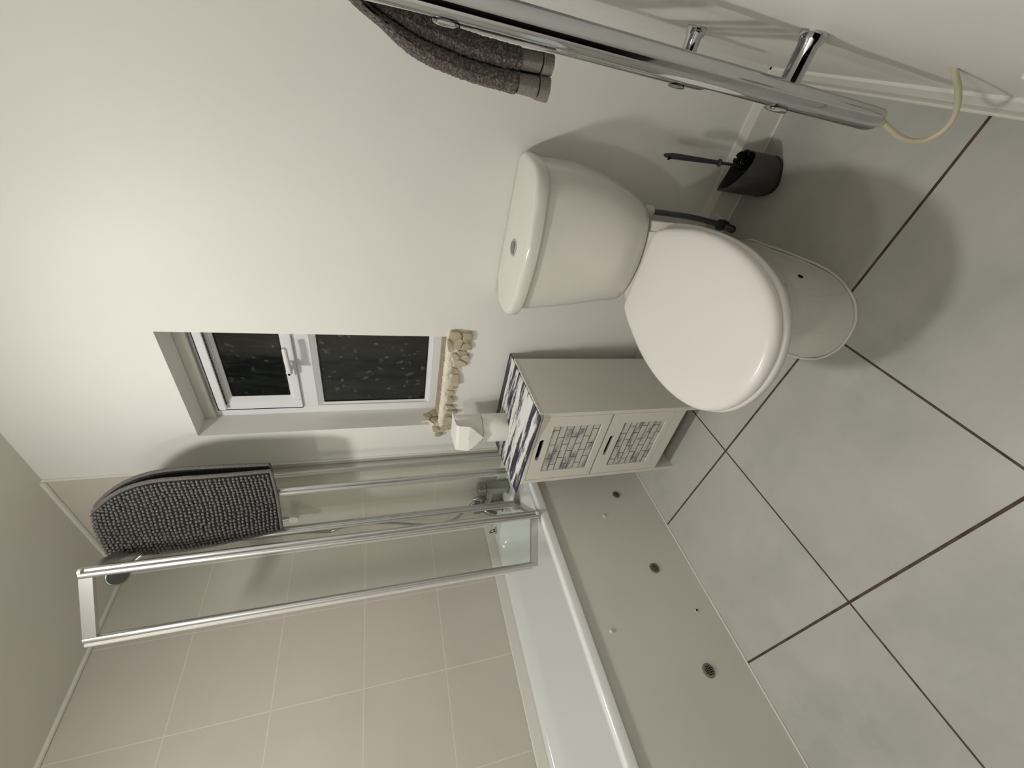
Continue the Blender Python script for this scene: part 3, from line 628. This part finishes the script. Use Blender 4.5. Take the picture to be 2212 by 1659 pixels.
# ---------------------------------------------------------------- toilet rolls
def roll(z, label):
    t = thing('toilet_roll', (0.947, -0.125, z), label, 'toilet roll', 'toilet rolls stacked on the cabinet')
    bm = bmesh.new(); cx, cy = 0.947, -0.125
    lathe(bm, [(0.021, 0.0), (0.054, 0.0), (0.0555, 0.002), (0.0555, 0.0975), (0.054, 0.0995), (0.021, 0.0995), (0.021, 0.0)], (cx, cy, z), (0, 0, 1), 48, False, False)
    obj('paper_roll', bm, M['paper'], t)
    bm = bmesh.new(); lathe(bm, [(0.0212, 0.0), (0.0212, 0.0995), (0.0197, 0.0995), (0.0197, 0.0), (0.0212, 0.0)], (cx, cy, z), (0, 0, 1), 32, False, False)
    obj('cardboard_core', bm, M['core'], t); return t
roll(MZ, 'upright white toilet roll standing directly on the streaked cabinet top')
r2 = roll(MZ + 0.1015, 'upper toilet roll with loose sheet folded to a point')
# loose sheet over the top of the upper roll, turned down in front and folded to a point
cx, cy, tz = 0.947, -0.125, MZ + 0.2025
fw = Vector((0.28, -0.96, 0)).normalized(); rt = Vector((0.96, 0.28, 0))
def P3(a, d, z): return Vector((cx, cy, 0)) + rt * a + fw * d + Vector((0, 0, z))
bm = bmesh.new()
hw = 0.051
rows = [(-0.050, tz), (0.0, tz + 0.001), (0.040, tz + 0.002), (0.057, tz + 0.001), (0.064, tz - 0.008), (0.070, tz - 0.030), (0.074, tz - 0.045)]
g = [[bm.verts.new(P3(a * hw, d, z)) for a in (-1, -0.5, 0, 0.5, 1)] for d, z in rows]
for r_a, r_b in zip(g, g[1:]):
    for k in range(4): bm.faces.new((r_a[k], r_a[k + 1], r_b[k + 1], r_b[k]))
tip = bm.verts.new(P3(0.004, 0.074, tz - 0.098)); last = g[-1]
mid = [bm.verts.new(P3(a * hw, 0.075, z)) for a, z in ((-0.62, tz - 0.066), (0.66, tz - 0.066))]
bm.faces.new((last[0], last[1], last[2], tip, mid[0])); bm.faces.new((last[2], last[3], last[4], mid[1], tip))
sh = obj('loose_sheet', bm, M['paper'], r2, smooth=False); sd = sh.modifiers.new('thick', 'SOLIDIFY'); sd.thickness = 0.0008
bm = bmesh.new()
f4 = [P3(0.004, 0.0762, tz - 0.098), P3(0.66 * hw, 0.0768, tz - 0.066), P3(0.006, 0.0785, tz - 0.038), P3(-0.62 * hw, 0.0768, tz - 0.066)]
bm.faces.new([bm.verts.new(p) for p in f4]); fl = obj('folded_corner', bm, M['paper'], r2, smooth=False); sd = fl.modifiers.new('thick', 'SOLIDIFY'); sd.thickness = 0.0008

# ---------------------------------------------------------------- toilet
wc = thing('toilet', (1.68, -0.35, 0), 'white close coupled ceramic toilet with closed lid', 'toilet')
XC = 1.680
def oval(prof, z, cxo=XC, sx=1.0, sy=1.0, y0=0.0):
    """prof: [(y, half width)] back to front -> closed symmetric loop"""
    right = [Vector((cxo + h * sx, y * sy + y0, z)) for y, h in prof]; left = [Vector((cxo - h * sx, y * sy + y0, z)) for y, h in reversed(prof) if h > 1e-4]
    return right + left
def resample(pts, n=72):
    pts = spline(pts, 6, True); d = [0]
    for a, b in zip(pts, pts[1:] + pts[:1]): d.append(d[-1] + (a - b).length)
    out = []; j = 0; P_ = pts + [pts[0]]
    for k in range(n):
        s = d[-1] * k / n
        while d[j + 1] < s: j += 1
        f = (s - d[j]) / max(d[j + 1] - d[j], 1e-9); out.append(P_[j].lerp(P_[j + 1], f))
    return out
seatp = [(-0.236, 0.05), (-0.238, 0.108), (-0.262, 0.128), (-0.32, 0.152), (-0.385, 0.172), (-0.45, 0.183), (-0.52, 0.184), (-0.585, 0.173), (-0.637, 0.153), (-0.674, 0.126), (-0.702, 0.092), (-0.720, 0.05), (-0.727, 0.0)]
def ring(z, inset, drop=0.0):
    L = resample(oval(seatp, z)); c = Vector((XC, -0.47, z)); out = []
    n = len(L)
    for i, p in enumerate(L):
        tdir = (L[(i + 1) % n] - L[i - 1]).normalized(); nn = Vector((tdir.y, -tdir.x, 0))
        if nn.dot(p - c) < 0: nn = -nn
        out.append(p - nn * inset)
    return out
def scale_loop(L, f, z): c = Vector((XC, -0.47, z)); return [Vector((c.x + (p.x - c.x) * f, c.y + (p.y - c.y) * f, z)) for p in L]
bm = bmesh.new()
r0 = ring(0.43, 0.008)
loops = [ring(0.4150, 0.004), ring(0.4155, 0.001), ring(0.421, 0.0), ring(0.4285, 0.002), ring(0.4335, 0.006), ring(0.4365, 0.013), ring(0.4382, 0.026)] + [scale_loop(r0, f, z) for f, z in ((0.75, 0.4392), (0.5, 0.4398), (0.25, 0.440), (0.02, 0.440))]
loft(bm, loops); obj('seat_lid', bm, M['seat'], wc, ang=60)
bm = bmesh.new(); loft(bm, [ring(0.391, 0.004), ring(0.394, -0.001), ring(0.404, -0.003), ring(0.411, -0.001), ring(0.4135, 0.004), ring(0.4135, 0.05)]); obj('seat_ring', bm, M['seat'], wc, ang=60)
for sx in (-1, 1): bm = bmesh.new(); lathe(bm, [(0.011, 0), (0.011, 0.05)], (XC + sx * 0.075 - 0.025, -0.228, 0.408), (1, 0, 0), 16); obj('seat_hinge', bm, M['seat'], wc)
# pan: pedestal flaring into the bowl
def panloop(z, yb, yf, hw_, wy, back_w, n=72):
    """yb/yf back and front, hw_ max half width at y=wy, back_w half width at the back"""
    prof = [(yb, back_w * 0.5), (yb, back_w * 0.98), (yb + (wy - yb) * 0.35, back_w + (hw_ - back_w) * 0.45), (yb + (wy - yb) * 0.7, back_w + (hw_ - back_w) * 0.85), (wy, hw_)]
    for a in (20, 40, 58, 74): prof.append((wy + (yf - wy) * math.sin(math.radians(a)), hw_ * math.cos(math.radians(a)) ** 0.9))
    prof.append((yf, 0.0)); return resample(oval(prof, z), n)
bm = bmesh.new()
loops = [panloop(0.0, -0.13, -0.573, 0.118, -0.42, 0.085), panloop(0.012, -0.13, -0.570, 0.117, -0.42, 0.085), panloop(0.08, -0.13, -0.560, 0.112, -0.42, 0.083), panloop(0.16, -0.12, -0.556, 0.110, -0.43, 0.080),
         panloop(0.21, -0.11, -0.568, 0.118, -0.44, 0.080), panloop(0.26, -0.10, -0.600, 0.138, -0.45, 0.082), panloop(0.31, -0.09, -0.648, 0.160, -0.46, 0.084), panloop(0.345, -0.08, -0.684, 0.173, -0.46, 0.086), panloop(0.370, -0.08, -0.706, 0.180, -0.46, 0.088),
         panloop(0.386, -0.08, -0.712, 0.182, -0.46, 0.090), panloop(0.391, -0.082, -0.706, 0.178, -0.46, 0.088)]
loft(bm, loops); obj('toilet_pan', bm, M['ceramic'], wc, ang=60)
bm = bmesh.new(); lo = panloop(0.002, -0.13, -0.576, 0.121, -0.42, 0.088, 60)
for a in range(60): lo[a].x += random.uniform(-.0008, .0008); lo[a].y += random.uniform(-.0008, .0008)
tube(bm, lo + lo[:1], 0.0032, 8); obj('silicone_bead', bm, M['grout'], wc)
bm = bmesh.new(); lathe(bm, [(0.0065, -0.001), (0.0065, 0.003)], (XC + 0.1080, -0.450, 0.121), (1, -0.12, 0), 14); obj('fixing_hole', bm, M['black'], wc)
# rear deck that carries the cistern
bm = bmesh.new(); dk = [Vector((1.600, -0.03, 0)), Vector((1.76, -0.03, 0)), Vector((1.768, -0.15, 0)), Vector((1.785, -0.21, 0)), Vector((1.79, -0.26, 0)), Vector((1.565, -0.26, 0)), Vector((1.560, -0.21, 0)), Vector((1.578, -0.15, 0))]; ctr_ = Vector((1.675, -0.14, 0)); loft(bm, [[ctr_ + (p - ctr_) * s_ + Vector((0, 0, z)) for p in spline(dk, 4, True)] for z, s_ in ((0.345, 0.94), (0.385, 1.0), (0.391, 0.99), (0.3955, 0.95))]); obj('rear_deck', bm, M['ceramic'], wc, ang=50)
# cistern body
CXB = 1.684
def dloop(z, hw_, yf, crn, cxx, yb=-0.004, n=72):
    prof = [(yb, hw_ * 0.5), (yb, hw_ * 0.90), (yb - 0.004, hw_ * 0.965), (yb - 0.018, hw_ * 0.993), (yb - 0.04, hw_), (yb + (yf - yb) * 0.45, hw_ * 0.99), (yb + (yf - yb) * 0.68, hw_ * 0.935), (yb + (yf - yb) * 0.85, hw_ * 0.76), (yb + (yf - yb) * 0.955, hw_ * 0.44), (yf, hw_ * 0.1), (yf, 0.0)]
    return resample(oval(prof, z, cxx), n)
bm = bmesh.new()
loops = []
for z, hw_, yf, c_ in ((0.397, 0.120, -0.155, 1.672), (0.398, 0.146, -0.182, 1.673), (0.402, 0.153, -0.190, 1.674), (0.42, 0.159, -0.193, 1.675), (0.47, 0.173, -0.196, 1.683), (0.54, 0.190, -0.198, 1.685), (0.62, 0.203, -0.199, 1.684), (0.68, 0.206, -0.199, 1.680), (0.722, 0.206, -0.199, 1.677)):
    loops.append(dloop(z, hw_, yf, 0, c_))
loft(bm, loops); cis = obj('cistern', bm, M['ceramic'], wc, ang=60)
bm = bmesh.new(); LX = 1.672
loops = [dloop(z, 0.219 - i, -0.210 + i, 0, LX, -0.003) for z, i in ((0.7225, 0.006), (0.7232, 0.002), (0.727, 0.0), (0.748, 0.001), (0.753, 0.003), (0.7562, 0.007), (0.7575, 0.014))]
loft(bm, loops); lid = sub(obj('cistern_lid', bm, M['ceramic'], ang=60), cis) if False else obj('cistern_lid', bm, M['ceramic'], wc, ang=60)
bm = bmesh.new(); lathe(bm, [(0.024, 0), (0.024, 0.003), (0.021, 0.0048), (0.019, 0.004)], (1.660, -0.100, 0.7565), (0, 0, 1), 32)
fb = obj('flush_button', bm, M['chrome']); fb.parent = lid; fb.matrix_parent_inverse = Matrix.Identity(4)
bm = bmesh.new()
pr = [(1.660 + 0.017 * math.cos(a), -0.100 + 0.017 * math.sin(a)) for a in [math.radians(-150 + 150 * k / 12) for k in range(13)]]
prism(bm, pr, lambda x, y: Vector((x, y, 0.760)), lambda x, y: Vector((x, y, 0.7622)))
pr = [(1.660 + 0.0165 * math.cos(a), -0.0985 + 0.0165 * math.sin(a)) for a in [math.radians(2 + 206 * k / 16) for k in range(17)]]
prism(bm, pr, lambda x, y: Vector((x, y, 0.760)), lambda x, y: Vector((x, y, 0.7612)))
o = obj('button_halves', bm, M['steel']); o.parent = lid; o.matrix_parent_inverse = Matrix.Identity(4)

# ---------------------------------------------------------------- water inlet hose
ih = thing('inlet_hose', (1.79, -0.06, 0), 'grey flexible water hose rising from the floor to the cistern', 'hose')
bm = bmesh.new(); lathe(bm, [(0.009, 0.0), (0.009, 0.022), (0.012, 0.023), (0.012, 0.030), (0.0165, 0.031), (0.0175, 0.050), (0.0165, 0.060), (0.011, 0.062)], (1.795, -0.070, 0.402), (0, 0, -1), 24); obj('white_nut', bm, M['white_plastic'], ih)
obj('flexible_pipe', T(spline([(1.795, -0.070, 0.365), (1.796, -0.070, 0.29), (1.795, -0.071, 0.20), (1.789, -0.071, 0.12), (1.784, -0.071, 0.075)], 6), 0.0082, 14), M['hose_grey'], ih)
bm = bmesh.new(); lathe(bm, [(0.010, 0.0), (0.0165, 0.004), (0.0175, 0.02), (0.014, 0.035), (0.010, 0.037)], (1.784, -0.071, 0.085), (0, 0, -1), 10); lathe(bm, [(0.010, 0), (0.012, 0.03), (0.009, 0.035)], (1.784, -0.080, 0.062), (0, -1, -0.3), 8); obj('isolating_valve', bm, M['brass'], ih)
obj('copper_tail', T(spline([(1.784, -0.071, 0.055), (1.787, -0.055, 0.048), (1.792, -0.03, 0.05), (1.794, -0.012, 0.052)], 4), 0.0095, 12), M['white_plastic'], ih)

# ---------------------------------------------------------------- toilet brush and holder
bh = thing('toilet_brush_holder', (1.935, -0.085, 0), 'charcoal plastic toilet brush pot with slanted rim on the floor by the skirting', 'toilet brush holder')
HC = Vector((1.938, -0.080, 0)); n = 48
def hol(z_fn, sc_):
    out = []
    for k in range(n):
        a = 2 * math.pi * k / n; c_, s_ = math.cos(a), math.sin(a)
        e = 0.72
        x = 0.054 * sc_ * math.copysign(abs(c_) ** e, c_); y = 0.050 * sc_ * math.copysign(abs(s_) ** e, s_)
        x, y = x * math.cos(0.5) - y * math.sin(0.5), x * math.sin(0.5) + y * math.cos(0.5)
        out.append(Vector((HC.x + x, HC.y + y, z_fn(x, y))))
    return out
def rimz(x, y):
    t = max(0.0, min(1.0, (-x * 0.8 - y * 0.6 + 0.05) / 0.10)); return 0.098 + 0.062 * t ** 1.6
bm = bmesh.new()
loft(bm, [hol(lambda x, y: 0.0, 0.92), hol(lambda x, y: 0.006, 0.98), hol(lambda x, y: 0.05, 1.0), hol(lambda x, y: rimz(x, y) - 0.001, 1.0), hol(lambda x, y: rimz(x, y), 0.985), hol(lambda x, y: rimz(x, y) - 0.001, 0.95), hol(lambda x, y: 0.02, 0.92)])
obj('holder_pot', bm, M['brush_grey'], bh, ang=50)
bm = bmesh.new(); loft(bm, [hol(lambda x, y: 0.0, 0.96), hol(lambda x, y: 0.010, 1.005)]); obj('base_ring', bm, M['bristle'], bh)
br_ = thing('toilet_brush', (1.955, -0.07, 0.05), 'toilet brush with flat dark handle standing in the charcoal pot', 'toilet brush')
bm = bmesh.new(); hp = [Vector((1.944, -0.070, 0.372)), Vector((1.950, -0.070, 0.185))]
ax = (hp[1] - hp[0]).normalized(); sd_ = Vector((0.80, -0.60, 0))
loops = []
for t, w_, th in ((0.0, 0.002, 0.003), (0.003, 0.0045, 0.0045), (0.022, 0.0095, 0.0055), (0.06, 0.0090, 0.0055), (0.12, 0.0078, 0.005), (0.180, 0.0062, 0.005), (0.187, 0.0062, 0.005)):
    c_ = hp[0] + ax * t; tn = ax.cross(sd_)
    loops.append([c_ + sd_ * w_ * math.cos(a) + tn * th * math.sin(a) for a in [2 * math.pi * k / 16 for k in range(16)]])
loft(bm, loops); obj('handle', bm, M['brush_dark'], br_)
bm = bmesh.new(); lathe(bm, [(0.0065, -0.003), (0.0095, -0.001), (0.0095, 0.003), (0.0065, 0.005)], hp[1], ax, 20); tube(bm, [hp[1], hp[1] + ax * 0.095], 0.0042, 12); obj('stem', bm, M['brush_dark'], br_)
bm = bmesh.new(); lathe(bm, [(0.003, 0), (0.005, 0.004), (0.003, 0.005)], hp[0] + ax * 0.017 + ax.cross(sd_) * 0.0035 - sd_ * 0.003, ax.cross(sd_), 12); obj('hanging_hole', bm, M['black'], br_)
bm = bmesh.new(); bc = Vector((1.965, -0.064, 0.096))
for k in range(420):
    z_ = random.uniform(-1, 1); a = random.uniform(0, 2 * math.pi); r_ = math.sqrt(1 - z_ * z_); d = Vector((r_ * math.cos(a), r_ * math.sin(a), z_))
    p1 = bc + Vector((d.x * 0.030, d.y * 0.026, d.z * 0.034)); tube(bm, [bc + (p1 - bc) * 0.5, p1], [0.0022, 0.0012], 5)
obj('bristle_head', bm, M['bristle'], br_, kind='stuff')
# ---------------------------------------------------------------- chrome towel radiator on the right wall
tr = thing('towel_radiator', (2.108, -0.41, 0.33), 'tall chrome ladder towel radiator seen edge on at the right wall', 'towel radiator')
def upright(y, z0, z1, xl, xr, hy, par):
    xc, hx = (xl + xr) / 2, (xr - xl) / 2
    def lp(z, s, cut=0.0):
        out = []
        for k in range(28):
            a = 2 * math.pi * k / 28
            x_ = hx * s * math.copysign(abs(math.cos(a)) ** 0.8, math.cos(a)); out.append(Vector((xc + x_, y + hy * s * math.copysign(abs(math.sin(a)) ** 0.8, math.sin(a)), z + cut * (-x_ / hx))))
        return out
    bm = bmesh.new(); loft(bm, [lp(z0, 0.72, 0.004), lp(z0 + 0.003, 0.90, 0.006), lp(z0 + 0.012, 1.0, 0.006), lp(z0 + 0.03, 1.0), lp(z1 - 0.012, 1.0), lp(z1 - 0.003, 0.9), lp(z1, 0.7)])
    return obj('upright_tube', bm, M['chrome'], par, ang=50)
upright(-0.547, 0.328, 1.42, 2.0905, 2.1255, 0.018, tr); upright(-0.275, 0.478, 1.42, 2.0910, 2.1255, 0.018, tr)
for z in (0.62, 0.66, 0.70, 0.80, 0.84, 0.88, 0.98, 1.02, 1.06, 1.16, 1.20, 1.24, 1.34, 1.38):
    bm = bmesh.new(); tube(bm, spline([(2.108, -0.540, z), (2.103, -0.48, z), (2.1015, -0.411, z), (2.103, -0.342, z), (2.108, -0.282, z)], 4), 0.0085, 12); obj('rung', bm, M['chrome'], tr)
for y, z in ((-0.547, 0.536), (-0.275, 0.545), (-0.547, 1.046), (-0.275, 1.046)):
    bm = bmesh.new(); lathe(bm, [(0.0145, 0), (0.0145, 0.05), (0.0185, 0.056), (0.0185, 0.066)], (2.115, y, z), (1, 0, 0), 28); obj('wall_bracket', bm, M['chrome'], tr)
    bm = bmesh.new(); lathe(bm, [(0.010, -0.003), (0.0165, 0.0), (0.0175, 0.0022), (0.015, 0.0045), (0.006, 0.0055)], (2.0905, y, z), (-1, 0, 0), 28); obj('bracket_cap', bm, M['chrome'], tr)
bm = bmesh.new(); lathe(bm, [(0.008, 0.004), (0.008, -0.006), (0.005, -0.014)], (2.106, -0.553, 0.328), (0, 0, 1), 16); tube(bm, spline([(2.106, -0.556, 0.316), (2.100, -0.560, 0.296), (2.094, -0.565, 0.272), (2.093, -0.572, 0.250), (2.100, -0.582, 0.232), (2.116, -0.593, 0.228), (2.134, -0.603, 0.243), (2.150, -0.610, 0.268), (2.165, -0.616, 0.300), (2.174, -0.621, 0.328), (2.181, -0.623, 0.343)], 5), 0.0042, 12)
o = obj('power_cable', bm, M['cable']); tag(o, 'cream cable looping from the towel radiator to the right wall', 'cable')
# towel folded over the radiator
tw = thing('hand_towel', (2.065, -0.40, 0.90), 'mauve grey terry towel folded over the chrome towel radiator', 'towel')
outer = [(2.098, 1.160), (2.087, 1.148), (2.071, 1.116), (2.056, 1.090), (2.045, 1.058), (2.0385, 1.012), (2.036, 0.973), (2.034, 0.932), (2.032, 0.893)]
crease = [(2.090, 1.130), (2.079, 1.100), (2.070, 1.070), (2.065, 1.036), (2.0605, 1.000), (2.0595, 0.964), (2.0605, 0.931), (2.062, 0.893)]
inner = [(2.100, 1.130), (2.097, 1.09), (2.090, 1.040), (2.087, 1.00), (2.086, 0.96), (2.086, 0.93), (2.087, 0.893)]
def slab(par, name, oc, ic, ztop, zbot, mm, y0, y1, ny=46, rough=0.0012, ns=60, lab=None):
    so = spline([(x, 0, z) for x, z in oc], 14); si = spline([(x, 0, z) for x, z in ic], 14)
    def cut(L): return [p for p in L if zbot - 1e-4 <= p.z <= ztop + 1e-4]
    def rs_(L, n):
        d = [0]
        for a, b in zip(L, L[1:]): d.append(d[-1] + (b - a).length)
        out = []; j = 0
        for k in range(n):
            s = d[-1] * k / (n - 1)
            while j < len(L) - 2 and d[j + 1] < s: j += 1
            f = (s - d[j]) / max(d[j + 1] - d[j], 1e-9); out.append(L[j].lerp(L[j + 1], min(f, 1)))
        return out
    so, si = rs_(cut(so), ns), rs_(cut(si), ns)
    bm = bmesh.new(); loops = []
    for j in range(ny + 1):
        y = y0 + (y1 - y0) * j / ny; e = min(y - y0, y1 - y) / 0.012; e = min(1, e); sh_ = math.sqrt(max(0, 1 - (1 - e) ** 2)) * 0.46 + 0.04
        lp = []
        for k in range(ns):
            c_ = (so[k] + si[k]) / 2; dlt = (so[k] - si[k])
            lp.append(Vector((0, y, 0)) + c_ + dlt * sh_ + Vector((random.uniform(-rough, rough), random.uniform(-rough, rough), random.uniform(-rough, rough))))
        for k in reversed(range(ns)):
            c_ = (so[k] + si[k]) / 2; dlt = (so[k] - si[k])
            lp.append(Vector((0, y, 0)) + c_ - dlt * sh_ + Vector((random.uniform(-rough, rough), random.uniform(-rough, rough), random.uniform(-rough, rough))))
        loops.append(lp)
    loft(bm, loops); return obj(name, bm, mm, par, ang=75, label=lab)
slab(tw, 'towel_fold', outer, crease, 2, 0.938, M['towel'], -0.517, -0.315, ns=90, ny=60)
slab(tw, 'towel_fold', crease, inner, 2, 0.938, M['towel'], -0.513, -0.315, ns=90, ny=60)
slab(tw, 'hem_band', [(x + .0015, z) for x, z in outer], [(x - .001, z) for x, z in crease], 0.940, 0.908, M['towel_band'], -0.516, -0.315, rough=0.0001, ns=14, lab='smooth woven hem band')
slab(tw, 'hem_band', [(x + .0015, z) for x, z in crease], [(x - .0015, z) for x, z in inner], 0.940, 0.908, M['towel_band'], -0.512, -0.315, rough=0.0001, ns=14, lab='smooth woven hem band')
slab(tw, 'hem_edge', outer, crease, 0.907, 0.892, M['towel_band'], -0.5175, -0.315, rough=0.0002, ns=8, lab='stitched hem edge')
slab(tw, 'hem_edge', [(x, z) for x, z in crease], inner, 0.907, 0.892, M['towel_band'], -0.5135, -0.315, rough=0.0002, ns=8, lab='stitched hem edge')

# ---------------------------------------------------------------- fused spur on the right wall
sp_ = thing('fused_switch', (2.181, -0.85, 0.43), 'white electrical switch box on the right wall beside the cable', 'switch')
bm = bmesh.new(); box(bm, 2.158, XR, -0.872, -0.784, 0.388, 0.476); obj('switch_box', bm, M['white_plastic'], sp_, bevel=0.004)
obj('rocker', B(2.154, 2.159, -0.845, -0.812, 0.41, 0.45), M['white_plastic'], sp_, bevel=0.002)

# ---------------------------------------------------------------- flush ceiling lamp out of view, plus a dimmer one added as fill
for (lx, ly), gm_, lab in (((LAMP[0], LAMP[1]), 'glow', 'round flush opal ceiling lamp nearest the window wall'), ((1.12, -1.75), 'fill_glow', 'round flush opal lamp added as fill nearest the front wall')):
    cl = thing('ceiling_lamp', (lx, ly, H), lab, 'lamp', 'flush ceiling lamps')
    bm = bmesh.new(); lathe(bm, [(0.082, 0), (0.085, 0.006), (0.085, 0.018), (0.078, 0.021)], (lx, ly, H), (0, 0, -1), 32); obj('lamp_base', bm, M['white_plastic'], cl)
    bm = bmesh.new(); lathe(bm, [(LAMP_R, 0.0), (LAMP_R * 0.97, 0.008), (LAMP_R * 0.8, 0.016), (LAMP_R * 0.5, 0.021), (LAMP_R * 0.2, 0.023), (0.001, 0.0235)], (lx, ly, LAMP[2] + 0.012), (0, 0, -1), 32); obj('lamp_diffuser', bm, M[gm_], cl)
